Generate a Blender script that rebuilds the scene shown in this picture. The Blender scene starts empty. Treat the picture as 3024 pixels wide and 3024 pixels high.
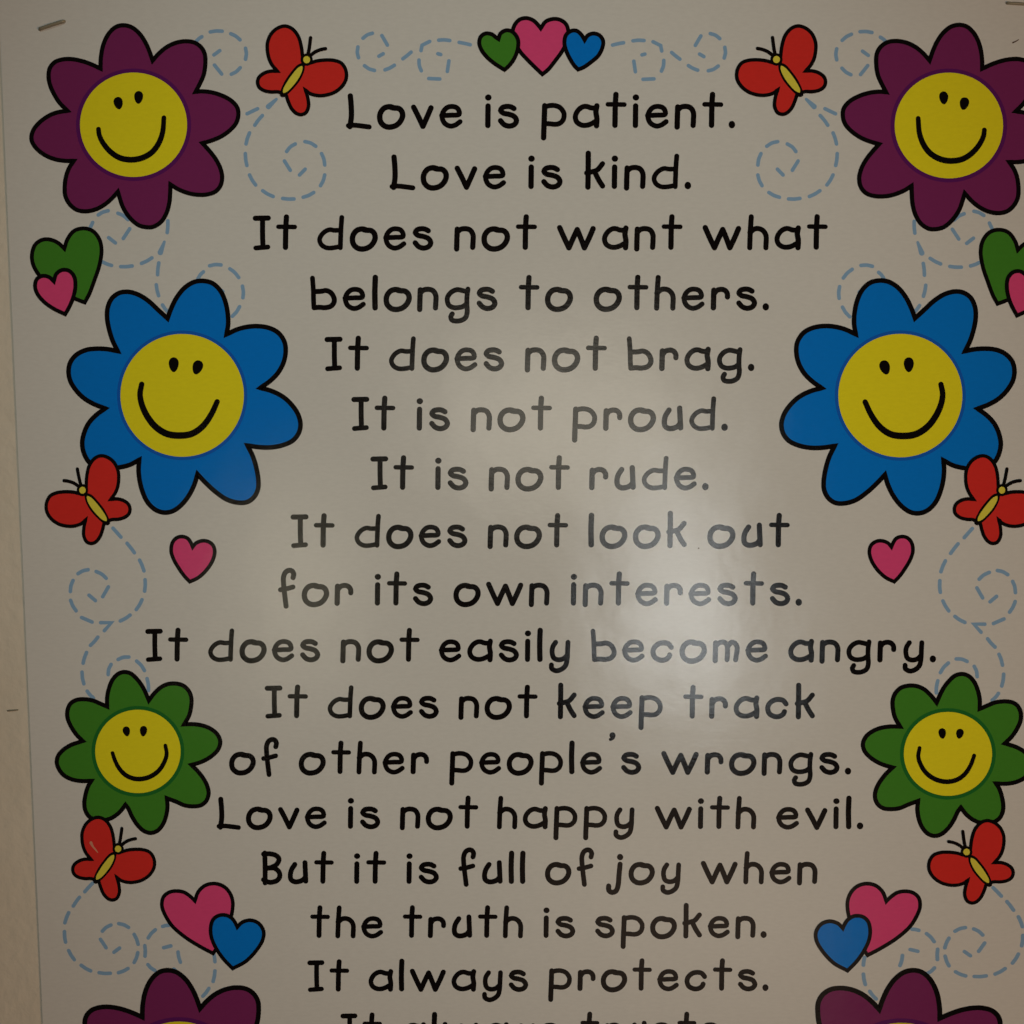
import bpy, bmesh, math, random
from mathutils import Vector
from mathutils.geometry import tessellate_polygon

# ------------------------------------------------------------------ camera, world, lamps, exposure
C = bpy.context.scene
COL = C.collection
TH = math.radians(5.15)            # the phone looks slightly down at the wall
D = 0.424                          # metres from the lens to the sheet
PAPER_Y = -0.0009                  # front face of the sheet (the wall is y = 0)
CAM = Vector((0.0, PAPER_Y - D, 1.50))
cam = bpy.data.cameras.new('camera')
cam.sensor_width = 36
cam.lens = 36                      # tan(half field) = 0.5
cam.clip_start = 0.01
cam.clip_end = 50
co = bpy.data.objects.new('camera', cam)
COL.objects.link(co)
co.location = CAM
co.rotation_euler = (math.pi / 2 - TH, 0, 0)
C.camera = co

world = bpy.data.worlds.new('World')
C.world = world
world.use_nodes = True
bg = world.node_tree.nodes['Background']
bg.inputs['Color'].default_value = (1.0, 0.90, 0.74, 1)
bg.inputs['Strength'].default_value = 0.008

C.view_settings.view_transform = 'Standard'
C.view_settings.look = 'None'
C.view_settings.exposure = 0.12
C.view_settings.gamma = 1.0
C.view_settings.use_curve_mapping = False


def area(name, loc, target, size, size_y, power, color, spread=180):
    L = bpy.data.lights.new(name, 'AREA')
    L.shape = 'RECTANGLE'
    L.size, L.size_y = size, size_y
    L.energy = power
    L.color = color
    L.spread = math.radians(spread)
    o = bpy.data.objects.new(name, L)
    COL.objects.link(o)
    o.location = loc
    d = Vector(target) - Vector(loc)
    o.rotation_euler = d.to_track_quat('-Z', 'Y').to_euler()
    return o


def sheet(px, py, y=PAPER_Y):
    """Point of the sheet's plane seen at (px, py) of the 3024 px survey photograph."""
    u = (px - 1512) / 1512 * 0.5
    v = (1512 - py) / 1512 * 0.5
    dx, dy, dz = u, math.cos(TH) + v * math.sin(TH), -math.sin(TH) + v * math.cos(TH)
    t = (y - CAM.y) / dy
    return Vector((CAM.x + dx * t, y, CAM.z + dz * t))


def mirror_spot(px, py, dist):
    """Where a lamp hangs, dist metres off the wall, if the sheet mirrors it to the lens at (px, py)."""
    p = sheet(px, py)
    r = p - CAM
    r.y = -r.y
    return p + r * (dist / abs(r.y))


MID = sheet(1512, 1512)
# warm lamp of the room, off to the right
area('room_lamp', (1.52, -1.32, 1.02), MID, 0.4, 0.4, 9.3, (1.0, 0.635, 0.36))
# cooler spot added overhead to brighten the middle, falling off towards the edges
sp = bpy.data.lights.new('spot_lamp', 'SPOT')
sp.energy = 36
sp.color = (0.86, 1.0, 0.91)
sp.spot_size = math.radians(16.4)
sp.spot_blend = 1.0
sp.shadow_soft_size = 0.06
so = bpy.data.objects.new('spot_lamp', sp)
COL.objects.link(so)
so.location = (-0.15, -1.60, 2.88)
so.rotation_euler = (sheet(1450, 1240) - so.location).to_track_quat('-Z', 'Y').to_euler()
# the lamp whose soft glare sits right of the middle of the sheet, and a strip light added above it for the streak
area('glare_lamp', mirror_spot(2035, 1915, 1.25), sheet(2035, 1915), 0.16, 0.14, 0.56, (0.94, 0.99, 1.0))
area('glare_streak', mirror_spot(1985, 1620, 1.25), sheet(1985, 1620), 0.07, 0.26, 0.58, (0.95, 0.98, 0.97))
# dim area lights added behind the camera for patches of sheen on the sheet
area('broad_glow', mirror_spot(1660, 1250, 1.6), sheet(1660, 1250), 0.46, 0.27, 0.98, (1.0, 0.93, 0.76))
area('left_streak_glow', mirror_spot(880, 1730, 1.6), sheet(880, 1730), 0.06, 0.30, 0.33, (1.0, 0.92, 0.68))
area('low_glow', mirror_spot(2050, 2700, 1.6), sheet(2050, 2700), 0.60, 0.36, 0.32, (1.0, 0.72, 0.52))

# ------------------------------------------------------------------ materials


def nd(nt, t, **kw):
    n = nt.nodes.new(t)
    for k, v in kw.items():
        setattr(n, k, v)
    return n


def print_material(name, color, rough=0.205, mottle=0.025):
    """Ink or bare stock of the sheet: all share one gloss film with the same fine grain."""
    m = bpy.data.materials.new(name)
    m.use_nodes = True
    nt = m.node_tree
    nt.nodes.remove(nt.nodes['Principled BSDF'])
    b = nd(nt, 'ShaderNodeBsdfDiffuse')
    gl = nd(nt, 'ShaderNodeBsdfGlossy', distribution='BECKMANN')
    gl.inputs['Color'].default_value = (1, 1, 1, 1)
    gl.inputs['Roughness'].default_value = rough
    fr = nd(nt, 'ShaderNodeFresnel')
    fr.inputs['IOR'].default_value = 1.5
    ms = nd(nt, 'ShaderNodeMixShader')
    nt.links.new(fr.outputs['Fac'], ms.inputs['Fac'])
    nt.links.new(b.outputs['BSDF'], ms.inputs[1])
    nt.links.new(gl.outputs['BSDF'], ms.inputs[2])
    nt.links.new(ms.outputs['Shader'], nt.nodes['Material Output'].inputs['Surface'])
    tc = nd(nt, 'ShaderNodeTexCoord')
    # fine fibres, stretched sideways
    mp = nd(nt, 'ShaderNodeMapping')
    mp.inputs['Scale'].default_value = (0.35, 1, 1)
    nt.links.new(tc.outputs['Object'], mp.inputs['Vector'])
    n1 = nd(nt, 'ShaderNodeTexNoise')
    n1.inputs['Scale'].default_value = 900
    n1.inputs['Detail'].default_value = 3
    nt.links.new(mp.outputs['Vector'], n1.inputs['Vector'])
    # slow waves of a sheet that does not lie quite flat
    n2 = nd(nt, 'ShaderNodeTexNoise')
    n2.inputs['Scale'].default_value = 16
    n2.inputs['Detail'].default_value = 2
    nt.links.new(tc.outputs['Object'], n2.inputs['Vector'])
    n3 = nd(nt, 'ShaderNodeTexNoise')
    n3.inputs['Scale'].default_value = 70
    n3.inputs['Detail'].default_value = 2
    nt.links.new(tc.outputs['Object'], n3.inputs['Vector'])
    b1 = nd(nt, 'ShaderNodeBump')
    b1.inputs['Strength'].default_value = 1.0
    b1.inputs['Distance'].default_value = 0.00065
    nt.links.new(n2.outputs['Fac'], b1.inputs['Height'])
    b3 = nd(nt, 'ShaderNodeBump')
    b3.inputs['Strength'].default_value = 1.0
    b3.inputs['Distance'].default_value = 0.00011
    nt.links.new(n3.outputs['Fac'], b3.inputs['Height'])
    nt.links.new(b1.outputs['Normal'], b3.inputs['Normal'])
    b2 = nd(nt, 'ShaderNodeBump')
    b2.inputs['Strength'].default_value = 1.0
    b2.inputs['Distance'].default_value = 0.000022
    nt.links.new(n1.outputs['Fac'], b2.inputs['Height'])
    nt.links.new(b3.outputs['Normal'], b2.inputs['Normal'])
    nt.links.new(b2.outputs['Normal'], b.inputs['Normal'])
    nt.links.new(b2.outputs['Normal'], gl.inputs['Normal'])
    # slight unevenness of the print
    mr = nd(nt, 'ShaderNodeMapRange')
    mr.inputs['From Min'].default_value = 0.3
    mr.inputs['From Max'].default_value = 0.7
    mr.inputs['To Min'].default_value = 1 - mottle
    mr.inputs['To Max'].default_value = 1 + mottle
    nt.links.new(n1.outputs['Fac'], mr.inputs['Value'])
    mx = nd(nt, 'ShaderNodeVectorMath', operation='SCALE')
    mx.inputs[0].default_value = color
    nt.links.new(mr.outputs['Result'], mx.inputs['Scale'])
    nt.links.new(mx.outputs['Vector'], b.inputs['Color'])
    return m


M = {}
M['paper'] = print_material('coated_paper', (0.74, 0.725, 0.705), mottle=0.025)
M['black'] = print_material('black_ink', (0.006, 0.004, 0.004), mottle=0.1)
M['purple'] = print_material('purple_ink', (0.215, 0.026, 0.128))
M['purple_ring'] = print_material('violet_ink', (0.120, 0.013, 0.135))
M['blue'] = print_material('blue_ink', (0.004, 0.215, 0.78))
M['blue_ring'] = print_material('deep_blue_ink', (0.010, 0.125, 0.58))
M['green'] = print_material('green_ink', (0.066, 0.265, 0.027))
M['green_ring'] = print_material('deep_green_ink', (0.018, 0.165, 0.028))
M['yellow'] = print_material('yellow_ink', (0.92, 0.81, 0.020))
M['pale_yellow'] = print_material('pale_yellow_ink', (0.82, 0.72, 0.08))
M['red'] = print_material('red_ink', (0.76, 0.036, 0.029))
M['pink'] = print_material('pink_ink', (0.82, 0.078, 0.250))
M['dash'] = print_material('pale_blue_ink', (0.265, 0.44, 0.67))
M['speck'] = print_material('brown_speck', (0.10, 0.05, 0.03))
M['scuff'] = print_material('scuffed_ink', (0.72, 0.30, 0.20))


def wall_material():
    m = bpy.data.materials.new('cream_wall_paint')
    m.use_nodes = True
    nt = m.node_tree
    b = nt.nodes['Principled BSDF']
    tc = nd(nt, 'ShaderNodeTexCoord')
    n = nd(nt, 'ShaderNodeTexNoise')
    n.inputs['Scale'].default_value = 160
    n.inputs['Detail'].default_value = 4
    nt.links.new(tc.outputs['Object'], n.inputs['Vector'])
    bp = nd(nt, 'ShaderNodeBump')
    bp.inputs['Distance'].default_value = 0.0007
    nt.links.new(n.outputs['Fac'], bp.inputs['Height'])
    nt.links.new(bp.outputs['Normal'], b.inputs['Normal'])
    n2 = nd(nt, 'ShaderNodeTexNoise')
    n2.inputs['Scale'].default_value = 12
    n2.inputs['Detail'].default_value = 3
    nt.links.new(tc.outputs['Object'], n2.inputs['Vector'])
    cr = nd(nt, 'ShaderNodeValToRGB')
    cr.color_ramp.elements[0].position = 0.3
    cr.color_ramp.elements[0].color = (0.74, 0.665, 0.555, 1)
    cr.color_ramp.elements[1].position = 0.7
    cr.color_ramp.elements[1].color = (0.81, 0.74, 0.635, 1)
    nt.links.new(n2.outputs['Fac'], cr.inputs['Fac'])
    nt.links.new(cr.outputs['Color'], b.inputs['Base Color'])
    b.inputs['Roughness'].default_value = 0.6
    return m


M['wall'] = wall_material()
ms = bpy.data.materials.new('dull_steel')
ms.use_nodes = True
_b = ms.node_tree.nodes['Principled BSDF']
_n = nd(ms.node_tree, 'ShaderNodeTexNoise')
_n.inputs['Scale'].default_value = 600
_r = nd(ms.node_tree, 'ShaderNodeValToRGB')
_r.color_ramp.elements[0].color = (0.24, 0.21, 0.15, 1)
_r.color_ramp.elements[1].color = (0.37, 0.33, 0.25, 1)
ms.node_tree.links.new(_n.outputs['Fac'], _r.inputs['Fac'])
ms.node_tree.links.new(_r.outputs['Color'], _b.inputs['Base Color'])
_b.inputs['Metallic'].default_value = 0.35
_b.inputs['Roughness'].default_value = 0.5
M['steel'] = ms

# ------------------------------------------------------------------ helpers


def link_mesh(name, verts, faces, mat, parent=None, origin=Vector((0, 0, 0)), label=None):
    me = bpy.data.meshes.new(name)
    me.from_pydata([tuple(v - origin) for v in verts], [], faces)
    me.materials.append(mat)
    me.update()
    o = bpy.data.objects.new(name, me)
    COL.objects.link(o)
    if parent is not None:
        o.parent = parent
    else:
        o.location = origin
    if label:
        o['label'] = label
    return o


def smooth(pts, closed=False, step=5.0):
    """Centripetal Catmull-Rom through pts, resampled finely."""
    P = [Vector((p[0], p[1])) for p in pts]
    n = len(P)
    if n == 2:
        k = max(1, int((P[1] - P[0]).length / (step * 2)))
        return [P[0].lerp(P[1], i / k) for i in range(k + 1)]
    out = []
    segs = n if closed else n - 1
    for i in range(segs):
        p1, p2 = P[i % n], P[(i + 1) % n]
        if closed:
            p0, p3 = P[(i - 1) % n], P[(i + 2) % n]
        else:
            p0 = P[i - 1] if i > 0 else p1 * 2 - p2
            p3 = P[i + 2] if i + 2 < n else p2 * 2 - p1
        d1 = max((p1 - p0).length, 1e-4) ** 0.5
        d2 = max((p2 - p1).length, 1e-4) ** 0.5
        d3 = max((p3 - p2).length, 1e-4) ** 0.5
        m1 = ((p1 - p0) / d1 - (p2 - p0) / (d1 + d2) + (p2 - p1) / d2) * d2
        m2 = ((p2 - p1) / d2 - (p3 - p1) / (d2 + d3) + (p3 - p2) / d3) * d2
        k = max(1, int((p2 - p1).length / step + 0.5))
        for j in range(k):
            t = j / k
            t2, t3 = t * t, t * t * t
            out.append(p1 * (2 * t3 - 3 * t2 + 1) + m1 * (t3 - 2 * t2 + t) + p2 * (-2 * t3 + 3 * t2) + m2 * (t3 - t2))
    if not closed:
        out.append(P[-1])
    return out


class Ink:
    """Flat printed shapes gathered in sheet pixels, then laid on the sheet as one mesh."""

    def __init__(self):
        self.v, self.f = [], []

    def add(self, pts, faces, mm):
        b = len(self.v)
        self.v += [(p[0], p[1], mm if not isinstance(mm, list) else mm[i]) for i, p in enumerate(pts)]
        self.f += [tuple(b + i for i in f) for f in faces]

    def poly(self, pts, mm):
        tri = tessellate_polygon([[Vector((p[0], p[1], 0)) for p in pts]])
        self.add([(p[0], p[1]) for p in pts], [tuple(t) for t in tri], mm)

    def disc(self, cx, cy, rx, ry, mm, n=28):
        self.poly([(cx + rx * math.cos(a), cy + ry * math.sin(a)) for a in [2 * math.pi * i / n for i in range(n)]], mm)

    def stroke(self, pts, hw, mm, is_smooth=True, step=5.0, hw_end=None, closed=False):
        P = smooth(pts, closed, step) if is_smooth else [Vector(p[:2]) for p in pts]
        Q = [P[0]]
        for p in P[1:]:
            if (p - Q[-1]).length > 0.3:
                Q.append(p)
        if closed and (Q[0] - Q[-1]).length < 0.3:
            Q.pop()
        P = Q
        n = len(P)
        L, R = [], []

        def width(q):
            if isinstance(hw, list):              # a brush that swells along the stroke
                k = q * (len(hw) - 1)
                a = min(int(k), len(hw) - 2)
                return hw[a] + (hw[a + 1] - hw[a]) * (k - a)
            return hw if hw_end is None else hw + (hw_end - hw) * q

        for i in range(n):
            a = P[(i - 1) % n] if (closed or i > 0) else P[i]
            c = P[(i + 1) % n] if (closed or i < n - 1) else P[i]
            t1 = (P[i] - a).normalized() if (P[i] - a).length > 1e-6 else (c - P[i]).normalized()
            t2 = (c - P[i]).normalized() if (c - P[i]).length > 1e-6 else t1
            n1, n2 = Vector((-t1.y, t1.x)), Vector((-t2.y, t2.x))
            mvec = n1 + n2
            if mvec.length < 0.2:
                mvec = n1
            mvec.normalize()
            k = 1.0 / max(mvec.dot(n1), 0.5)
            h = width(i / max(n - 1, 1))
            L.append(P[i] + mvec * h * k)
            R.append(P[i] - mvec * h * k)
        pts2 = L + R
        zs = [mm + 0.006 * i / max(n - 1, 1) for i in range(n)] * 2    # ink laid on in order, so crossings never share a plane
        m = n if closed else n - 1
        faces = [(i, (i + 1) % n, n + (i + 1) % n, n + i) for i in range(m)]
        if not closed:
            for end in (0, n - 1):
                zs += [zs[end]] * 7
                h = width(0.0 if end == 0 else 1.0)
                t = (P[0] - P[1]) if end == 0 else (P[-1] - P[-2])
                a0 = math.atan2(t.y, t.x)
                fan = [len(pts2) + q for q in range(7)]
                for q in range(1, 8):
                    a = a0 - math.pi / 2 + math.pi * q / 8
                    pts2.append(P[end] + Vector((math.cos(a), math.sin(a))) * h)
                s, e = (end, n + end)
                # start of the fan is the side at a0 - 90 degrees
                side = P[end] + Vector((math.cos(a0 - math.pi / 2), math.sin(a0 - math.pi / 2))) * h
                if (pts2[s] - side).length > (pts2[e] - side).length:
                    s, e = e, s
                faces.append(tuple([s] + fan + [e]))
        self.add(pts2, faces, zs)

    def build(self, name, mat, parent, label=None, xf=None):
        vs = []
        for x, y, mm in self.v:
            if xf:
                x, y = xf(x, y)
            p = sheet(x, y)
            p.y -= mm / 1000.0
            vs.append(p)
        # every face looks out of the wall
        fs = []
        for f in self.f:
            a, b, c = vs[f[0]], vs[f[1]], vs[f[2]]
            s = 0.0
            for i in range(len(f)):
                p, q = vs[f[i]], vs[f[(i + 1) % len(f)]]
                s += p.x * q.z - q.x * p.z
            fs.append(f if s > 0 else tuple(reversed(f)))
        return link_mesh(name, vs, fs, mat, parent, ORIGIN, label)


# ------------------------------------------------------------------ the wall
def box(x0, x1, y0, y1, z0, z1):
    v = [Vector((x, y, z)) for z in (z0, z1) for y in (y0, y1) for x in (x0, x1)]
    f = [(0, 2, 3, 1), (4, 5, 7, 6), (0, 1, 5, 4), (2, 6, 7, 3), (0, 4, 6, 2), (1, 3, 7, 5)]
    return v, f


v, f = box(-1.6, 1.6, 0.0, 0.1, 0.0, 2.6)
w = link_mesh('wall', v, f, M['wall'])
w['kind'] = 'structure'

# ------------------------------------------------------------------ the poster sheet
edge_top = sheet(-6, -30)
edge_low = sheet(126, 3000)
left_x = (edge_top.x + edge_low.x) / 2
centre_x = sheet(1598, 1500).x
right_x = 2 * centre_x - left_x
top_z = sheet(1598, -30).z
bot_z = top_z - 0.560
ORIGIN = Vector((centre_x, PAPER_Y, bot_z))
poster = bpy.data.objects.new('poster', None)
COL.objects.link(poster)
poster.location = ORIGIN
poster.empty_display_size = 0.05
poster['label'] = 'glossy white verse poster with smiling flowers, hearts and red butterflies, stapled to the cream wall'
poster['category'] = 'poster'

bm = bmesh.new()
nx, nz = 36, 46
T = 0.0003
grid = {}
for iz in range(nz + 1):
    for ix in range(nx + 1):
        x = left_x + (right_x - left_x) * ix / nx
        z = bot_z + (top_z - bot_z) * iz / nz
        grid[ix, iz] = bm.verts.new((x - ORIGIN.x, 0, z - ORIGIN.z))
for iz in range(nz):
    for ix in range(nx):
        bm.faces.new((grid[ix, iz], grid[ix + 1, iz], grid[ix + 1, iz + 1], grid[ix, iz + 1]))
r = bmesh.ops.extrude_face_region(bm, geom=list(bm.faces))
for e in r['geom']:
    if isinstance(e, bmesh.types.BMVert):
        e.co.y += T
bmesh.ops.recalc_face_normals(bm, faces=list(bm.faces))
me = bpy.data.meshes.new('paper_sheet')
bm.to_mesh(me)
bm.free()
me.materials.append(M['paper'])
po = bpy.data.objects.new('paper_sheet', me)
COL.objects.link(po)
po.parent = poster

# ------------------------------------------------------------------ lettering
# glyph: ink left, ink right, base line, x factor, y factor, strokes (points, half width) or dots (cx, cy, rx, ry)
H = 21.5
G = {
    'p': (104, 312, 492, 1, 1, [([(134, 310), (131, 400), (127, 500), (125, 572)], H),
                                ([(138, 318), (175, 309), (215, 309), (258, 326), (287, 366), (290, 395), (280, 430), (250, 456), (215, 462), (180, 458), (140, 456)], 20)]),
    'a': (362, 577, 492, 1, 1, [([(548, 330), (505, 327), (478, 317), (450, 317), (415, 337), (388, 375), (382, 408), (395, 444), (430, 467), (470, 470), (510, 458), (545, 438)], 20.5),
                                ([(556, 311), (548, 360), (556, 415), (553, 474)], H)]),
    't': (630, 800, 492, 1, 1, [([(714, 218), (709, 300), (706, 470)], H), ([(649, 299), (782, 301)], 18.5)]),
    'i': (855, 908, 492, 1, 1, [([(879, 312), (878, 390), (877, 471)], H), (881, 243, 26.5, 26)]),
    'e': (957, 1147, 492, 1, 1, [([(975, 390), (1050, 387), (1117, 380), (1116, 350), (1098, 326), (1062, 316), (1025, 322), (995, 348), (979, 385), (982, 420), (1002, 455), (1045, 476), (1085, 468), (1112, 450), (1125, 440)], 20)]),
    'n': (1195, 1366, 492, 1, 1, [([(1218, 320), (1215, 400), (1213, 484)], H), ([(1218, 345), (1245, 322), (1285, 316), (1322, 328), (1344, 365), (1345, 420), (1342, 471)], 21)]),
    '.': (1633, 1687, 492, 1, 1, [(1660, 464, 27, 31)]),
    'L': (167, 381, 490, 1, 1, [([(206, 228), (213, 310), (214, 400), (203, 478)], H), ([(190, 470), (240, 467), (360, 481)], 20)]),
    'o': (424, 655, 490, 1, 1, [([(565, 326), (530, 316), (485, 326), (455, 360), (446, 400), (456, 444), (490, 475), (530, 482), (580, 468), (615, 435), (633, 390), (625, 352), (600, 330), (560, 326), (540, 322)], 22)]),
    'v': (700, 887, 490, 1, 1, [([(722, 320), (760, 395), (798, 476)], H), ([(864, 325), (832, 400), (798, 476)], H)]),
    's': (1411, 1583, 490, 1, 1, [([(1541, 331), (1515, 317), (1485, 314), (1450, 322), (1434, 346), (1455, 368), (1500, 378), (1543, 396), (1561, 430), (1545, 460), (1505, 474), (1462, 462), (1433, 430)], 21)]),
    'k': (455, 628, 990, 1, 1, [([(489, 697), (488, 840), (486, 975)], H), ([(604, 783), (560, 835), (515, 850), (476, 859)], 20.5), ([(540, 848), (575, 920), (604, 966)], 21)]),
    'd': (1011, 1232, 990, 1, 1, [([(1213, 720), (1207, 800), (1203, 900), (1201, 971)], 19.5), ([(1200, 826), (1150, 827), (1110, 822), (1065, 845), (1035, 885), (1031, 915), (1050, 951), (1090, 972), (1140, 972), (1200, 960)], 19)]),
    'I': (128, 275, 437, 1, 1, [([(149, 174), (254, 172)], 21), ([(208, 180), (208, 300), (211, 410)], 20.5), ([(153, 420), (251, 412)], 19.5)]),
    'b': (597, 813, 930, 1, 1, [([(615, 660), (622, 760), (624, 850), (627, 909)], 19.5), ([(627, 773), (690, 770), (725, 764), (765, 782), (792, 830), (790, 865), (765, 895), (720, 907), (670, 904), (635, 907)], 20.5)]),
    'l': (1102, 1150, 930, 1, 1, [([(1129, 655), (1125, 780), (1127, 908)], 22.5)]),
    'g': (1423, 1636, 428, 1, 1, [([(1600, 270), (1565, 261), (1525, 255), (1480, 275), (1451, 312), (1446, 345), (1460, 385), (1495, 404), (1535, 405), (1575, 395), (1605, 372)], 20), ([(1615, 250), (1608, 300), (1606, 380), (1609, 440), (1595, 488), (1560, 511), (1520, 517), (1484, 508), (1475, 480), (1487, 457)], 20)]),
    'r': (957, 1115, 428, 1, 1, [([(982, 261), (980, 330), (978, 408)], 22), ([(982, 295), (1005, 264), (1045, 254), (1075, 264), (1092, 290), (1093, 318)], 21)]),
    'u': (975, 1155, 915, 1, 1, [([(1037, 741), (1008, 790), (998, 840), (1005, 878), (1035, 897), (1080, 893), (1112, 876), (1130, 850)], H), ([(1125, 725), (1128, 800), (1132, 892)], H)]),
    'w': (430, 632, 277, 1.572, 1.572, [([(444, 160), (468, 215), (492, 266)], 13.8), ([(535, 170), (514, 215), (492, 266)], 13.8), ([(535, 170), (553, 215), (572, 266)], 13.8), ([(617, 165), (596, 215), (572, 266)], 13.8)]),
    'h': (1415, 1525, 277, 1.572, 1.572, [([(1435, 103), (1430, 180), (1427, 266)], 13.2), ([(1428, 186), (1455, 166), (1488, 170), (1510, 197), (1511, 266)], 13.2)]),
    'f': (50, 180, 718, 1.19, 1.218, [([(157, 520), (162, 493), (150, 472), (130, 467), (105, 480), (90, 515), (90, 560), (98, 640), (108, 723)], 17.3), ([(68, 606), (105, 600), (157, 586)], 16.5)]),
    'c': (1740, 1908, 305, 1.185, 1.218, [([(1888, 199), (1868, 175), (1835, 167), (1795, 176), (1765, 205), (1758, 235), (1770, 270), (1805, 290), (1840, 290), (1868, 273), (1877, 255)], 17.5)]),
    'y': (1014, 1172, 303, 1.185, 1.218, [([(1065, 163), (1045, 195), (1040, 235), (1052, 275), (1085, 288), (1120, 280), (1148, 255)], 17), ([(1153, 163), (1150, 220), (1147, 280), (1135, 330), (1105, 357), (1068, 367), (1037, 350), (1035, 325)], 17)]),
    'm': (248, 444, 303, 1.185, 1.218, [([(272, 166), (270, 230), (268, 293)], 18), ([(272, 190), (298, 165), (330, 160), (352, 182), (356, 230), (353, 286)], 17), ([(356, 195), (385, 162), (411, 170), (425, 200), (420, 250), (414, 287)], 17)]),
    'j': (320, 432, 254, 1.383, 1.442, [([(411, 132), (404, 200), (398, 265), (385, 298), (360, 308), (340, 296), (338, 268)], 15.5), (411, 87, 20, 20)]),
    'B': (66, 198, 257, 1.383, 1.442, [([(90, 65), (92, 160), (92, 252)], 15), ([(82, 72), (120, 70), (160, 80), (179, 102), (165, 135), (130, 155), (96, 160)], 15), ([(100, 160), (150, 160), (180, 185), (183, 215), (165, 238), (120, 248), (82, 232)], 15)]),
}
# base line at both ends of the line, then words: text, ink start, ink end
LINES = [
    (378.3, 378.0, [('Love', 1020.5, 1366.5), ('is', 1432.5, 1533.5), ('patient.', 1597.7, 2171.2)]),
    (558.0, 558.0, [('Love', 1149.5, 1495.1), ('is', 1560, 1661.8), ('kind.', 1724.8, 2041.1)]),
    (738.5, 737.7, [('It', 746.4, 877.2), ('does', 936.9, 1280), ('not', 1342, 1585.6), ('want', 1644.8, 2015.5), ('what', 2074.7, 2444.3)]),
    (916.9, 915.9, [('belongs', 916.3, 1469.5), ('to', 1532.1, 1692.1), ('others.', 1753, 2271.2)]),
    (1095, 1095, [('It', 958.3, 1089.5), ('does', 1148.9, 1489.1), ('not', 1551, 1792), ('brag.', 1851.8, 2227.9)]),
    (1271.5, 1271.5, [('It', 1037.7, 1167.4), ('is', 1230.4, 1329.3), ('not', 1390.9, 1629.7), ('proud.', 1689.5, 2149.3)]),
    (1446.6, 1446.6, [('It', 1093.8, 1222.5), ('is', 1285.2, 1383.7), ('not', 1444, 1682.6), ('rude.', 1740.1, 2092.6)]),
    (1617.2, 1616.0, [('It', 858, 988), ('does', 1047.2, 1380.6), ('not', 1441, 1677.4), ('look', 1737.1, 2029), ('out', 2088.6, 2332.1)]),
    (1788.1, 1788.1, [('for', 820.7, 1043.5), ('its', 1106.8, 1279.5), ('own', 1339.1, 1622.4), ('interests.', 1685.7, 2368.2)]),
    (1953.6, 1955.6, [('It', 429, 556.1), ('does', 614.9, 945.8), ('not', 1006.2, 1239.3), ('easily', 1296.5, 1685.3), ('become', 1744.9, 2268.3), ('angry.', 2328, 2764.4)]),
    (2120.7, 2122.0, [('It', 781.8, 909.3), ('does', 967.7, 1296.1), ('not', 1354.9, 1587.6), ('keep', 1644.3, 1957.4), ('track', 2017.4, 2407.5)]),
    (2285.3, 2286.8, [('of', 676.7, 823.7), ('other', 882.2, 1267.3), ('people', 1326.9, 1778.7), ('s', 1834.1, 1894.1), ('wrongs.', 1952.6, 2513.7)]),
    (2446.6, 2448.3, [('Love', 638.6, 965.6), ('is', 1027.2, 1123.4), ('not', 1181.9, 1412.3), ('happy', 1468.2, 1874.5), ('with', 1933.5, 2232.7), ('evil.', 2292.2, 2549.4)]),
    (2609.7, 2610.0, [('But', 770.7, 985.5), ('it', 1045.6, 1140.6), ('is', 1200.2, 1296.6), ('full', 1353, 1551.4), ('of', 1609.6, 1754.6), ('joy', 1789.1, 2011.7), ('when', 2069.5, 2413.7)]),
    (2769.8, 2768.8, [('the', 916.1, 1132.2), ('truth', 1189.5, 1544.4), ('is', 1605, 1699.2), ('spoken.', 1757.4, 2264.2)]),
    (2928.5, 2924.7, [('It', 907.5, 1031.2), ('always', 1088.7, 1560.1), ('protects.', 1619.2, 2269.5)]),
    (3085, 3082, [('It', 1005.5, 1128.1), ('always', 1185.6, 1656), ('trusts', 1714.1, 2128.5)]),
]
TEXTS = ['Love is patient.', 'Love is kind.', 'It does not want what', 'belongs to others.', 'It does not brag.', 'It is not proud.',
         'It is not rude.', 'It does not look out', 'for its own interests.', 'It does not easily become angry.', 'It does not keep track',
         "of other people's wrongs.", 'Love is not happy with evil.', 'But it is full of joy when', 'the truth is spoken.', 'It always protects.', 'It always trusts']


def gap(a, b):
    if '.' in (a, b):
        return 43
    if a in 'IL':
        return 43
    if b in 'vo' or a in 'vdo':
        return 46
    return 49


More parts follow.
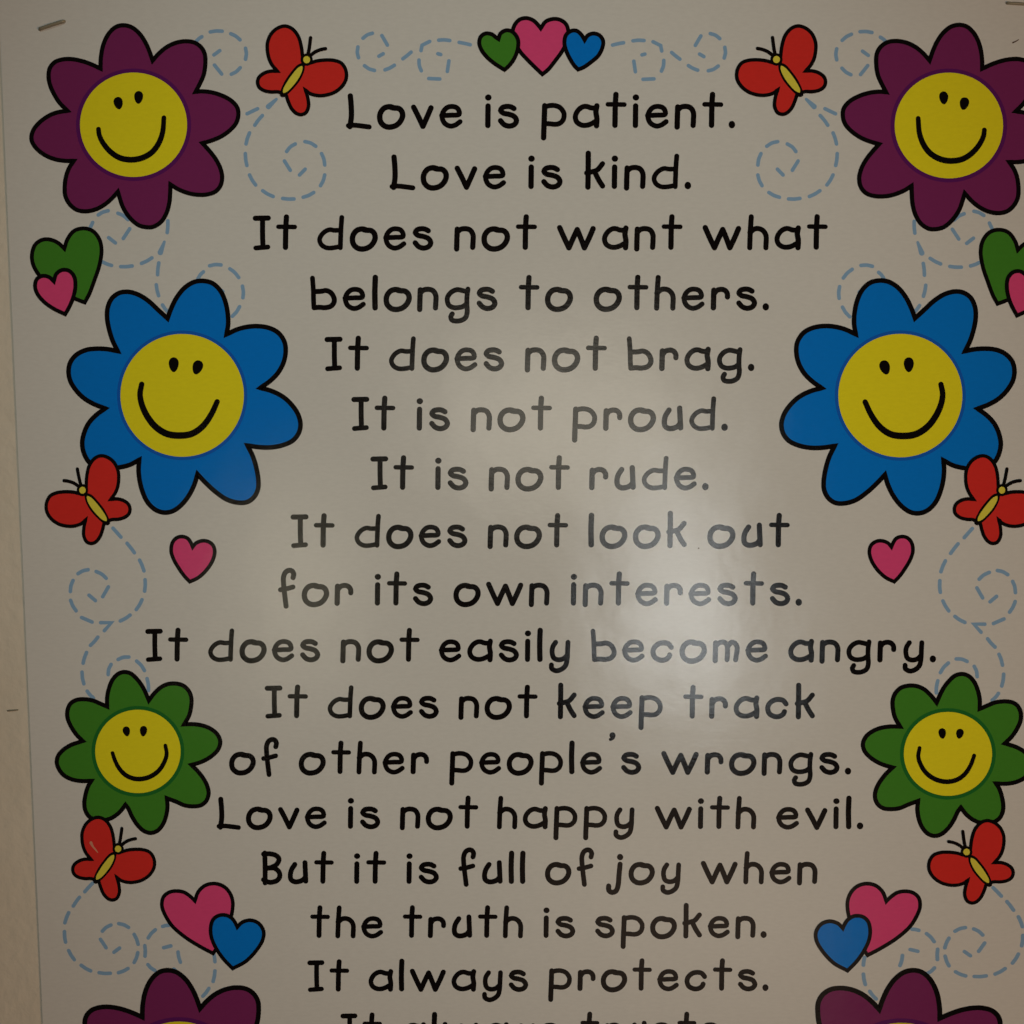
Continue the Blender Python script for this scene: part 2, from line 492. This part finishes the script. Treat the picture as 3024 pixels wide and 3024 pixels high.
for (bl0, bl1, words), text in zip(LINES, TEXTS):
    ink = Ink()
    xa, xb = words[0][1], words[-1][2]
    for word, x0, x1 in words:
        pen, place = 0.0, []
        for i, ch in enumerate(word):
            if i:
                pen += gap(word[i - 1], ch)
            g = G[ch]
            place.append((ch, pen))
            pen += (g[1] - g[0]) * g[3]
        kx = (x1 - x0) / pen
        yy = bl0 + (bl1 - bl0) * ((x0 + x1) / 2 - xa) / (xb - xa)
        # letters stand upright on the sheet: lines lower down are seen from farther off
        s = 0.3623 * (1 - 0.0715 * (yy - 378) / 2547)
        ky = 0.3623 * (s / 0.3623) ** 1.55
        for ch, u in place:
            gl, gr, gb, fx, fy, parts = G[ch]
            hs = (fx + fy) / 2 * (kx * 0.3 + s * 0.35 + ky * 0.35)
            for k, p in enumerate(parts):
                mm = 0.020 + 0.008 * k
                if isinstance(p[0], list):
                    pts = [(x0 + (u + (q[0] - gl) * fx) * kx, yy + (q[1] - gb) * fy * ky) for q in p[0]]
                    ink.stroke(pts, p[1] * hs * 1.05, mm, step=4.0)
                else:
                    cx, cy, rx, ry = p
                    ink.disc(x0 + (u + (cx - gl) * fx) * kx, yy + (cy - gb) * fy * ky, rx * fx * kx, ry * fy * ky, mm)
    if "'" in text:
        ink.disc(1808.7, 2171.4, 9, 9, 0.020)
        ink.stroke([(1813.5, 2172), (1810, 2180), (1802.5, 2183.5)], 4.6, 0.028, step=2)
    ink.build('text_line', M['black'], poster, 'line of black lettering reading ' + text)

# ------------------------------------------------------------------ flowers


def zoomed(x0, y0, s):
    return lambda p: (x0 + p[0] * s, y0 + p[1] * s)


def teardrop(cx, cy, rx, ry, rot):
    pts = []
    for i in range(28):
        a = 2 * math.pi * i / 28
        y = math.cos(a)                       # +1 is the top
        x = math.sin(a) * (0.86 + 0.18 * y)
        x, y = x * rx, -y * ry
        pts.append((cx + x * math.cos(rot) - y * math.sin(rot), cy + x * math.sin(rot) + y * math.cos(rot)))
    return pts


PURPLE = dict(z=zoomed(0, 0, 760 / 1932), fill='purple', ring='purple_ring', hw=16.5, face=(1003, 937, 402, 392), ringw=30,
              eyes=[(889, 775, 36, 46, -0.18), (1041, 732, 35, 47, 0.05)],
              smile=([(740, 970), (746, 1015), (775, 1075), (830, 1140), (900, 1185), (985, 1200), (1070, 1185), (1145, 1140), (1195, 1070), (1222, 990), (1231, 884)], 19.5),
              petals=[
    [(755, 515), (757, 440), (775, 340), (815, 255), (870, 203), (925, 190), (985, 203), (1045, 250), (1090, 315), (1120, 380)],
    [(1146, 455), (1190, 405), (1250, 355), (1320, 322), (1395, 310), (1460, 320), (1510, 355), (1537, 405), (1542, 470), (1530, 560), (1500, 630)],
    [(1468, 690), (1510, 686), (1580, 692), (1660, 715), (1735, 755), (1780, 805), (1790, 855), (1775, 920), (1730, 975), (1660, 1025), (1590, 1055)],
    [(1520, 1075), (1570, 1130), (1620, 1195), (1655, 1265), (1668, 1330), (1655, 1395), (1615, 1440), (1555, 1460), (1490, 1463), (1420, 1452), (1340, 1422)],
    [(1280, 1385), (1278, 1440), (1272, 1520), (1250, 1600), (1210, 1665), (1150, 1703), (1100, 1706), (1040, 1690), (975, 1635), (925, 1560), (900, 1490)],
    [(885, 1440), (840, 1490), (780, 1540), (710, 1575), (640, 1587), (575, 1575), (525, 1535), (492, 1475), (486, 1410), (495, 1330), (520, 1260)],
    [(555, 1208), (490, 1208), (410, 1195), (330, 1160), (270, 1110), (238, 1055), (240, 1005), (265, 955), (320, 900), (390, 858), (450, 840)],
    [(508, 832), (450, 775), (405, 705), (375, 635), (365, 575), (375, 510), (415, 465), (480, 445), (545, 445), (620, 460), (690, 485)]])
BLUE = dict(z=zoomed(60, 600, 900 / 1811), fill='blue', ring='blue_ring', hw=14.2, face=(962, 1142, 367, 365), ringw=20,
            eyes=[(912, 960, 31, 43, 0.0), (1053, 976, 32, 42, 0.30)],
            smile=([(722, 1076), (712, 1130), (718, 1180), (745, 1250), (800, 1325), (870, 1370), (945, 1381), (1020, 1370), (1085, 1325), (1135, 1255), (1170, 1180)], 17.5),
            petals=[
    [(875, 685), (895, 630), (930, 560), (980, 500), (1035, 468), (1085, 462), (1140, 475), (1185, 515), (1215, 575), (1232, 650), (1235, 720)],
    [(1225, 780), (1290, 750), (1350, 735), (1410, 731), (1480, 742), (1535, 772), (1570, 825), (1577, 880), (1565, 945), (1530, 1010), (1480, 1060)],
    [(1425, 1098), (1490, 1115), (1560, 1150), (1610, 1195), (1648, 1250), (1665, 1310), (1655, 1365), (1620, 1410), (1560, 1438), (1490, 1451), (1420, 1450)],
    [(1350, 1440), (1380, 1500), (1402, 1570), (1415, 1650), (1412, 1700), (1390, 1745), (1350, 1775), (1300, 1780), (1230, 1762), (1160, 1715), (1100, 1660)],
    [(1053, 1610), (1035, 1670), (1000, 1740), (950, 1800), (900, 1832), (850, 1838), (800, 1820), (755, 1775), (725, 1710), (708, 1640), (703, 1580)],
    [(707, 1525), (650, 1555), (590, 1570), (520, 1578), (460, 1570), (410, 1540), (380, 1490), (368, 1430), (378, 1370), (405, 1310), (450, 1260)],
    [(505, 1220), (440, 1195), (380, 1160), (330, 1110), (297, 1055), (287, 1000), (298, 945), (335, 900), (390, 873), (450, 865), (520, 868)],
    [(580, 880), (550, 820), (528, 750), (516, 680), (520, 620), (545, 565), (590, 533), (640, 527), (700, 543), (760, 580), (820, 635)]])
GREEN = dict(z=zoomed(60, 1900, 700 / 1932), fill='green', ring='green_ring', hw=17.5, face=(959, 880, 348, 340), ringw=30,
             eyes=[(866, 717, 31, 40, -0.2), (1004, 715, 31, 42, 0.08)],
             smile=([(752, 893), (775, 960), (815, 1030), (870, 1080), (935, 1103), (1000, 1103), (1070, 1080), (1130, 1035), (1170, 975), (1193, 905), (1183, 832)], 17),
             petals=[
    [(708, 515), (708, 440), (722, 370), (750, 300), (795, 250), (845, 233), (900, 245), (955, 295), (995, 350), (1025, 410)],
    [(1048, 465), (1090, 410), (1150, 355), (1210, 330), (1275, 328), (1330, 345), (1375, 390), (1395, 450), (1392, 520), (1375, 590)],
    [(1335, 660), (1400, 658), (1480, 668), (1550, 695), (1605, 740), (1630, 800), (1615, 860), (1570, 910), (1510, 950), (1450, 975)],
    [(1395, 990), (1450, 1045), (1495, 1105), (1525, 1165), (1535, 1225), (1515, 1285), (1470, 1320), (1410, 1328), (1340, 1320), (1270, 1290)],
    [(1195, 1262), (1200, 1330), (1190, 1400), (1165, 1470), (1120, 1525), (1065, 1545), (1010, 1530), (955, 1480), (910, 1410), (880, 1345)],
    [(857, 1315), (810, 1375), (750, 1420), (690, 1440), (620, 1440), (560, 1410), (530, 1360), (522, 1300), (535, 1220), (555, 1160)],
    [(580, 1120), (500, 1122), (420, 1108), (350, 1070), (310, 1015), (297, 965), (312, 910), (360, 860), (420, 825), (470, 808)],
    [(510, 795), (455, 740), (410, 670), (385, 605), (385, 545), (410, 490), (455, 462), (520, 455), (590, 465), (650, 490)]])


def corner_path(runs, z):
    """Smooth runs that meet in cusps; returns the closed centre line."""
    out = []
    for i, run in enumerate(runs):
        nxt = runs[(i + 1) % len(runs)][0]
        pts = [z(p) for p in run] + [z(nxt)]
        out += smooth(pts, step=6.0)[:-1]
    return out


def flower(F, label, xf=None, base=0.03):
    z = F['z']
    s = z((1, 0))[0] - z((0, 0))[0]
    path = corner_path(F['petals'], z)
    ink = Ink()
    ink.poly(path, base)
    fl = ink.build('flower', M[F['fill']], poster, label, xf)
    ink = Ink()
    ink.stroke(path, F['hw'] * s, base + 0.02, is_smooth=False, closed=True)
    ink.build('petal_outline', M['black'], fl, None, xf)
    cx, cy, rx, ry = F['face']
    cx, cy = z((cx, cy))
    ink = Ink()
    ink.disc(cx, cy, (rx + F['ringw']) * s, (ry + F['ringw']) * s, base + 0.02 + 0.008, 96)
    ink.build('face_ring', M[F['ring']], fl, None, xf)
    ink = Ink()
    ink.disc(cx, cy, rx * s, ry * s, base + 0.045, 96)
    ink.build('face', M['yellow'], fl, None, xf)
    for ex, ey, erx, ery, rot in F['eyes']:
        ex, ey = z((ex, ey))
        ink = Ink()
        ink.poly(teardrop(ex, ey, erx * s * 1.1, ery * s * 1.03, rot), base + 0.06)
        ink.build('eye', M['black'], fl, None, xf)
    ink = Ink()
    ink.stroke([z(p) for p in F['smile'][0]], [F['smile'][1] * s * (0.92 + 0.24 * math.sin(math.pi * q)) for q in (0, 0.1, 0.2, 0.3, 0.4, 0.5, 0.6, 0.7, 0.8, 0.9, 1)], base + 0.06)
    ink.build('smile', M['black'], fl, None, xf)


def flip(total, dy=0.0, k=1.0, ax=0.0, ay=0.0, ky=None):
    """Mirror across the sheet's middle; the right half prints a touch larger about (ax, ay)."""
    return lambda x, y: (total - (ax + (x - ax) * k), ay + (y - ay) * (k if ky is None else ky) + dy)


flower(PURPLE, 'purple smiling flower in the upper left corner')
flower(PURPLE, 'purple smiling flower in the upper right corner', flip(3196.5, 2.2, 1.012, 394.6, 368.6))
flower(BLUE, 'large blue smiling flower on the left')
flower(BLUE, 'large blue smiling flower on the right', flip(3196.7, 0.6, 1.005, 538.1, 1167.6))
flower(GREEN, 'green smiling flower on the left')
flower(GREEN, 'green smiling flower on the right', flip(3206.7, 7.3, 1.033, 407.4, 2218.8, 1.006))
_A = (755 * 760 / 1932, 515 * 760 / 1932)
flower(PURPLE, 'purple smiling flower low on the left', lambda x, y: (420.3 + (x - _A[0]) * 1.11, 3003.8 + (y - _A[1]) * 1.085))
flower(PURPLE, 'purple smiling flower low on the right', lambda x, y: (2775.4 - (x - _A[0]) * 1.165, 3007.2 + (y - _A[1]) * 1.11))

# ------------------------------------------------------------------ hearts


def heart(color, label, z, right, left, hw, base, xf=None):
    """right and left run: notch down the right lobe to the tip, then the left side back up."""
    s = z((1, 0))[0] - z((0, 0))[0]
    path = corner_path([right[:-1], [right[-1]] + left], z)
    ink = Ink()
    ink.poly(path, base)
    h = ink.build('heart', M[color], poster, label, xf)
    ink = Ink()
    ink.stroke(path, hw * s, base + 0.02, is_smooth=False, closed=True)
    ink.build('heart_outline', M['black'], h, None, xf)


ZT = zoomed(1350, 20, 900 / 1932)
heart('pink', 'pink heart at the top between a green and a blue one', ZT,
      [(530, 137), (560, 95), (605, 78), (650, 82), (690, 110), (705, 160), (695, 220), (670, 275), (620, 345), (575, 400), (540, 428)],
      [(500, 390), (440, 330), (400, 285), (365, 220), (352, 160), (365, 115), (395, 82), (440, 72), (485, 88), (515, 118)], 13, 0.03)
heart('green', 'small green heart at the top', ZT,
      [(262, 205), (275, 170), (310, 150), (345, 156), (375, 185), (388, 225), (380, 285), (355, 340), (325, 378), (300, 400)],
      [(240, 362), (190, 320), (155, 275), (140, 230), (150, 190), (180, 170), (220, 175), (248, 196)], 13, 0.09)
heart('blue', 'small blue heart at the top', ZT,
      [(808, 212), (825, 185), (860, 170), (900, 180), (925, 215), (922, 255), (895, 310), (850, 350), (800, 385), (767, 398)],
      [(740, 370), (710, 320), (688, 270), (680, 225), (690, 180), (720, 155), (755, 152), (788, 178)], 13, 0.09)

ZL = zoomed(60, 600, 900 / 1811)
for side, xf in (('left', None), ('right', flip(3196, 4))):
    heart('green', 'large green heart at the %s edge under the purple flower' % side, ZL,
          [(262, 270), (280, 215), (320, 165), (375, 150), (430, 165), (470, 215), (483, 280), (470, 370), (440, 460), (410, 540), (383, 590)],
          [(330, 570), (200, 510), (110, 425), (75, 360), (70, 300), (90, 245), (130, 218), (170, 215), (215, 230), (245, 253)], 12, 0.03, xf)
    heart('pink', 'small pink heart over the green heart on the %s' % side, ZL,
          [(200, 465), (215, 420), (250, 397), (290, 402), (320, 435), (328, 490), (315, 560), (290, 620), (267, 660)],
          [(200, 628), (140, 585), (100, 535), (88, 490), (100, 450), (135, 432), (172, 440)], 12, 0.09, xf)

ZS = zoomed(60, 1320, 700 / 1932)
for side, xf in (('left', None), ('right', flip(3201.4))):
    heart('pink', 'lone pink heart on the %s below the blue flower' % side, ZS,
          [(1405, 815), (1430, 785), (1480, 765), (1530, 770), (1570, 800), (1585, 850), (1570, 920), (1520, 1000), (1450, 1065), (1382, 1098)],
          [(1340, 1055), (1290, 985), (1250, 915), (1230, 850), (1240, 780), (1275, 740), (1320, 730), (1365, 745), (1393, 785)], 15.5, 0.03, xf)

ZB = zoomed(60, 2364, 800 / 1932)
for side, xf in (('left', None), ('right', flip(3191.5, 3.5, 1.025, 629, 2740))):
    heart('pink', 'large pink heart low on the %s behind a blue one' % side, ZB,
          [(1245, 715), (1270, 650), (1320, 605), (1385, 592), (1450, 612), (1495, 660), (1515, 720), (1510, 800), (1480, 900), (1430, 1010), (1375, 1090)],
          [(1280, 1040), (1170, 970), (1080, 890), (1030, 810), (1010, 750), (1020, 690), (1060, 655), (1115, 645), (1170, 655), (1220, 690)], 13.5, 0.03, xf)
    heart('blue', 'blue heart low on the %s over the pink one' % side, ZB,
          [(1548, 902), (1580, 870), (1640, 853), (1700, 875), (1735, 930), (1730, 990), (1690, 1060), (1610, 1145), (1515, 1197)],
          [(1450, 1130), (1400, 1058), (1365, 980), (1358, 910), (1375, 850), (1415, 820), (1470, 818), (1515, 845), (1538, 880)], 13.5, 0.09, xf)

# ------------------------------------------------------------------ butterflies
BFZ = zoomed(700, 40, 700 / 1932)
BF_RUNS = [
    [(540, 410), (533, 340), (522, 260), (497, 182), (450, 125), (395, 103), (335, 118), (280, 165), (250, 235), (248, 300), (262, 370), (290, 425)],
    [(332, 472), (280, 470), (225, 485), (180, 520), (168, 560), (180, 600), (220, 628), (280, 640), (340, 640)],
    [(403, 672), (418, 718), (445, 775), (485, 815), (520, 825), (560, 810), (583, 760), (581, 710), (567, 650)],
    [(553, 618), (590, 650), (650, 668), (710, 668), (790, 645), (855, 595), (890, 530), (886, 460), (850, 405), (790, 383), (720, 380), (650, 388), (590, 405)],
]


def butterfly(label, xf, base=0.10, scuff=False):
    s = 700 / 1932
    path = corner_path(BF_RUNS, BFZ)
    ink = Ink()
    ink.poly(path, base)
    b = ink.build('butterfly', M['red'], poster, label, xf)
    ink = Ink()
    ink.stroke(path, 15 * s, base + 0.02, is_smooth=False, closed=True)
    # black spindle round the body and the ring round the head
    ink.poly([BFZ(p) for p in smooth([(548, 405), (552, 452), (520, 535), (465, 608), (410, 662), (375, 684), (350, 672), (352, 640), (385, 560), (435, 485), (500, 415)], True, 14)], base + 0.028)
    cx, cy = BFZ((568, 377))
    ink.disc(cx, cy, 50 * s, 51 * s, base + 0.036)
    ink.build('wing_outline', M['black'], b, None, xf)
    ink = Ink()
    ink.poly([BFZ(p) for p in smooth([(531, 428), (534, 455), (510, 515), (465, 580), (410, 636), (378, 648), (376, 622), (408, 560), (455, 492), (500, 442)], True, 14)], base + 0.046)
    ink.build('body', M['pale_yellow'], b, None, xf)
    ink = Ink()
    ink.disc(cx, cy, 28 * s, 29 * s, base + 0.046)
    ink.build('head', M['pale_yellow'], b, None, xf)
    for pts in ([(576, 345), (588, 290), (600, 198)], [(596, 345), (640, 312), (690, 293), (722, 287)]):
        ink = Ink()
        ink.stroke([BFZ(p) for p in pts], 14.5 * s, base + 0.042, step=6)
        ink.build('antenna', M['black'], b, None, xf)
    return b


def bf_place(hx, hy, mirror, sx, sy, rot):
    """Set the drawn butterfly's head at (hx, hy); sizes and turn as measured."""
    h0 = BFZ((568, 377))
    cr, sr = math.cos(rot), math.sin(rot)

    def xf(x, y):
        dx, dy = x - h0[0], y - h0[1]
        dx, dy = dx * cr - dy * sr, dx * sr + dy * cr
        if mirror:
            dx = -dx
        return hx + dx * sx, hy + dy * sy
    return xf


butterfly('red butterfly at the upper left beside the purple flower', None)
butterfly('red butterfly at the upper right beside the purple flower', bf_place(2292.8, 176, True, 1.0, 0.997, 0))
butterfly('red butterfly on the left over the blue flower', bf_place(244, 1447.5, True, 0.94, 0.98, math.radians(4)))
butterfly('red butterfly on the right over the blue flower', bf_place(2958.4, 1447.5, False, 0.94, 0.98, math.radians(4)))
bl = butterfly('scuffed red butterfly on the left under the green flower', bf_place(349, 2506.5, False, 0.92, 0.932, math.radians(0.5)))
butterfly('red butterfly on the right under the green flower', bf_place(2854.1, 2515.5, True, 0.95, 0.93, 0))
ink = Ink()
ZW = zoomed(60, 2364, 800 / 1932)
ink.stroke([ZW(p) for p in [(505, 300), (515, 320), (525, 335)]], 4.5, 0.19, step=2, hw_end=2.5)
ink.stroke([ZW(p) for p in [(530, 340), (540, 352), (552, 368)]], 2.6, 0.19, step=2, hw_end=1.5)
ink.build('scuff', M['scuff'], bl, None)
ink = Ink()
ink.disc(2063, 1619, 2.6, 1.8, 0.02, 10)
ink.build('speck', M['speck'], poster)
ink = Ink()
ink.stroke([(2991, 126), (3000, 122), (3008, 117)], 2.2, 0.02, step=2, hw_end=1.2)
ink.build('scratch', M['speck'], poster)

# ------------------------------------------------------------------ dashed flight trails
DW = 5.5


def trail(label, z, dashes, xf=None, base=0.010):
    ink = Ink()
    flat = [[Vector(q) for q in (d if not isinstance(d[0], (int, float)) else d[2])] for d in dashes]

    def turn(i, a, b):
        """How the trail bends as it leaves dash i (a to b), read from the nearest next dash."""
        best = None
        for j, o in enumerate(flat):
            if j == i:
                continue
            for p, q in ((o[0], o[-1]), (o[-1], o[0])):
                dist = (p - b).length
                if dist < 1.3 * (b - a).length and (best is None or dist < best[0]):
                    best = (dist, q - p)
        if best is None:
            return None
        d1, d2 = b - a, best[1]
        ang = math.atan2(d1.x * d2.y - d1.y * d2.x, d1.dot(d2))
        return ang if abs(ang) < 1.3 else None

    for i, d in enumerate(dashes):
        w0, w1 = DW, None
        pts = d
        if isinstance(d[0], (int, float)):
            w0, w1, pts = d[0], d[1], d[2]
        if len(pts) == 2 and w1 is None:
            a, b = Vector(pts[0]), Vector(pts[1])
            t = [x for x in (turn(i, a, b), None if turn(i, b, a) is None else -turn(i, b, a)) if x is not None]
            if t:
                phi = sum(t) / len(t) / 1.6
                n = Vector((b.y - a.y, a.x - b.x))
                pts = [a, (a + b) / 2 + n * phi / 8, b]
        P = [Vector(z(p)) for p in pts]
        ink.stroke(P, w0, base, step=3, hw_end=w1, is_smooth=not (len(P) == 3 and isinstance(d[0], tuple) and len(d) == 3))
    ink.build('dashed_trail', M['dash'], poster, label, xf)


ZTR = zoomed(2120, 40, 600 / 1932)
TR_LOOP = [(4.5, 8.0, [(840, 815), (915, 885)]), [(1018, 905), (1118, 953)], [(973, 970), (1045, 1062)], [(1095, 1135), (1128, 1240)], [(1135, 1332), (1120, 1445)],
           [(1095, 1535), (1037, 1630)], [(970, 1685), (870, 1740)], [(780, 1758), (672, 1763)], [(585, 1747), (485, 1702)], [(420, 1637), (380, 1535)],
           [(380, 1440), (410, 1332)], [(465, 1262), (568, 1218)], [(660, 1240), (742, 1312)], [(763, 1402), (708, 1490)], [(620, 1535), (566, 1480)]]
trail('dashed trail below the upper right butterfly', ZTR, TR_LOOP)
trail('dashed trail below the upper left butterfly', ZTR, TR_LOOP, flip(3197))
TR_CORNER = [[(1182, 255), (1270, 197)], [(1352, 173), (1465, 180)], [(1545, 225), (1600, 270)], [(1130, 335), (1130, 440)], [(1180, 520), (1265, 582)],
             [(1357, 580), (1425, 495)], [(1430, 398), (1375, 358)]]
trail('short dashed curl beside the upper right flower', ZTR, TR_CORNER)
trail('short dashed curl beside the upper left flower', ZTR, TR_CORNER, flip(3196, -1.5))
TOP = [[(985, 243), (1055, 228)], [(1115, 216), (1185, 214)], [(1242, 222), (1290, 246), (1297, 280)], [(1310, 340), (1295, 408)], [(1178, 460), (1248, 457)],
       [(1120, 345), (1130, 412)], [(1172, 305), (1190, 300)], [(1360, 290), (1412, 332)], [(1466, 373), (1525, 402)], [(1592, 406), (1655, 376)],
       [(1697, 257), (1693, 325)], [(1605, 170), (1665, 202)], [(1545, 185), (1510, 245)], [(1537, 300), (1564, 316)]]
trail('dashed trail right of the top hearts', ZT, TOP)
trail('dashed trail left of the top hearts', ZT, TOP, flip(3197.5, -1))
SIDE = [[(463, 70), (522, 45)], [(580, 60), (640, 98)], [(430, 115), (416, 145)], [(650, 152), (612, 210)], [(525, 205), (565, 236)], [(877, 105), (873, 175)],
        (4.2, 8.2, [(856, 230), (832, 293)]), [(782, 325), (720, 358)], [(665, 373), (597, 377)], [(542, 370), (490, 350)], [(823, 355), (816, 425)],
        [(808, 485), (822, 550)], [(845, 605), (880, 650)], [(1055, 450), (1088, 408)], [(1125, 372), (1193, 367)], [(1245, 390), (1298, 442)],
        [(1320, 493), (1323, 562)], [(1303, 615), (1260, 672)], [(1190, 515), (1203, 525)]]
trail('dashed trail between the left purple and blue flowers', ZL, SIDE)
trail('dashed trail between the right purple and blue flowers', ZL, SIDE, flip(3195.5, 1.5))
MIDL = [[(755, 662), (820, 735)], [(870, 785), (930, 862)], [(972, 922), (1008, 1010)], [(1017, 1082), (1013, 1175)], [(992, 1245), (945, 1325)], [(895, 1370), (815, 1418)],
        [(655, 1432), (742, 1432), (685, 1497)], [(585, 1427), (500, 1390)], [(455, 1335), (410, 1250)], [(408, 1178), (430, 1088)], [(470, 1033), (553, 1000)],
        [(618, 1015), (700, 1070)], [(718, 1140), (672, 1220)], [(612, 1252), (560, 1208)], [(632, 1550), (572, 1617)], [(540, 1675), (512, 1762)], [(503, 1835), (518, 1930)],
        [(545, 1990), (595, 2045)], [(797, 1732), (885, 1712)], [(740, 1772), (716, 1855)], [(948, 1745), (1012, 1822)], [(1033, 1888), (1045, 1985)]]
trail('dashed trail between the left butterfly and the green flower', ZS, MIDL)
trail('dashed trail between the right butterfly and the green flower', ZS, MIDL, flip(3205, 1.0, 1.012, 333, 1560))
LOW = [[(515, 590), (460, 650)], [(422, 690), (378, 752)], [(345, 800), (318, 872)], [(315, 935), (323, 1010)], [(345, 1070), (385, 1135)], [(434, 1175), (502, 1215)],
       [(562, 1228), (642, 1232)], [(700, 1228), (768, 1198)], [(812, 1155), (838, 1085)], [(840, 1025), (812, 955)], [(772, 905), (702, 878)], [(646, 888), (585, 932)],
       [(572, 990), (612, 1050)], [(668, 1082), (708, 1052)], [(888, 1035), (890, 1110)], [(912, 980), (963, 922)], [(1015, 898), (1060, 890)], [(910, 1170), (960, 1212)],
       [(1022, 1050), (1073, 1037)], [(1125, 1080), (1142, 1153)], [(1095, 1203), (1108, 1215)], [(1380, 1095), (1388, 1150)], [(1388, 1215), (1375, 1290)], [(1345, 1340), (1302, 1395)]]
trail('dashed trail under the lower left butterfly', ZB, LOW)
trail('dashed trail under the lower right butterfly', ZB, LOW, lambda x, y: (2932.8 - 1.06 * (x - 273.3), 2621.7 + (y - 2608.3) * 0.985))

# ------------------------------------------------------------------ staples


def tube(pts, r, n=8):
    P = [Vector(p) for p in smooth3(pts)]
    verts, faces = [], []
    for i, p in enumerate(P):
        t = (P[min(i + 1, len(P) - 1)] - P[max(i - 1, 0)]).normalized()
        a = t.cross(Vector((0, 0, 1)))
        if a.length < 0.1:
            a = t.cross(Vector((1, 0, 0)))
        a.normalize()
        b = t.cross(a)
        for k in range(n):
            q = 2 * math.pi * k / n
            verts.append(p + a * r * math.cos(q) + b * r * math.sin(q))
    for i in range(len(P) - 1):
        for k in range(n):
            faces.append((i * n + k, i * n + (k + 1) % n, (i + 1) * n + (k + 1) % n, (i + 1) * n + k))
    faces.append(tuple(reversed(range(n))))
    faces.append(tuple((len(P) - 1) * n + k for k in range(n)))
    return verts, faces


def smooth3(pts):
    return pts


def staple(p0, p1, label, surface_y, proud=0.0003, r=0.0007):
    a, b = sheet(p0[0], p0[1], surface_y), sheet(p1[0], p1[1], surface_y)
    d = (b - a).normalized()
    out = Vector((0, -1, 0))
    c = 0.0008
    pts = [a - out * 0.002, a + out * (proud - c * 0.6), a + out * proud + d * c * 0.4, a + out * proud + d * c * 1.3,
           (a + b) / 2 + out * (proud + 0.00015),
           b + out * proud - d * c * 1.3, b + out * proud - d * c * 0.4, b + out * (proud - c * 0.6), b - out * 0.002]
    vv, ff = tube(pts, r)
    o = link_mesh('staple', vv, ff, M['steel'], None, (a + b) / 2)
    for p in o.data.polygons:
        p.use_smooth = True
    o['label'] = label
    o['category'] = 'staple'
    o['group'] = 'staples in the poster and the wall'
    return o


staple((117, 87), (190, 63), 'dull slanted staple above the upper left purple flower', PAPER_Y)
staple((2972, 9), (3046, 14), 'staple in the upper right corner, cut by the photo edge', PAPER_Y, proud=0.0001, r=0.0006)
staple((21, 2099), (54, 2096), 'tiny staple in the bare wall left of the green flower', 0.0, proud=0.0002, r=0.0003)
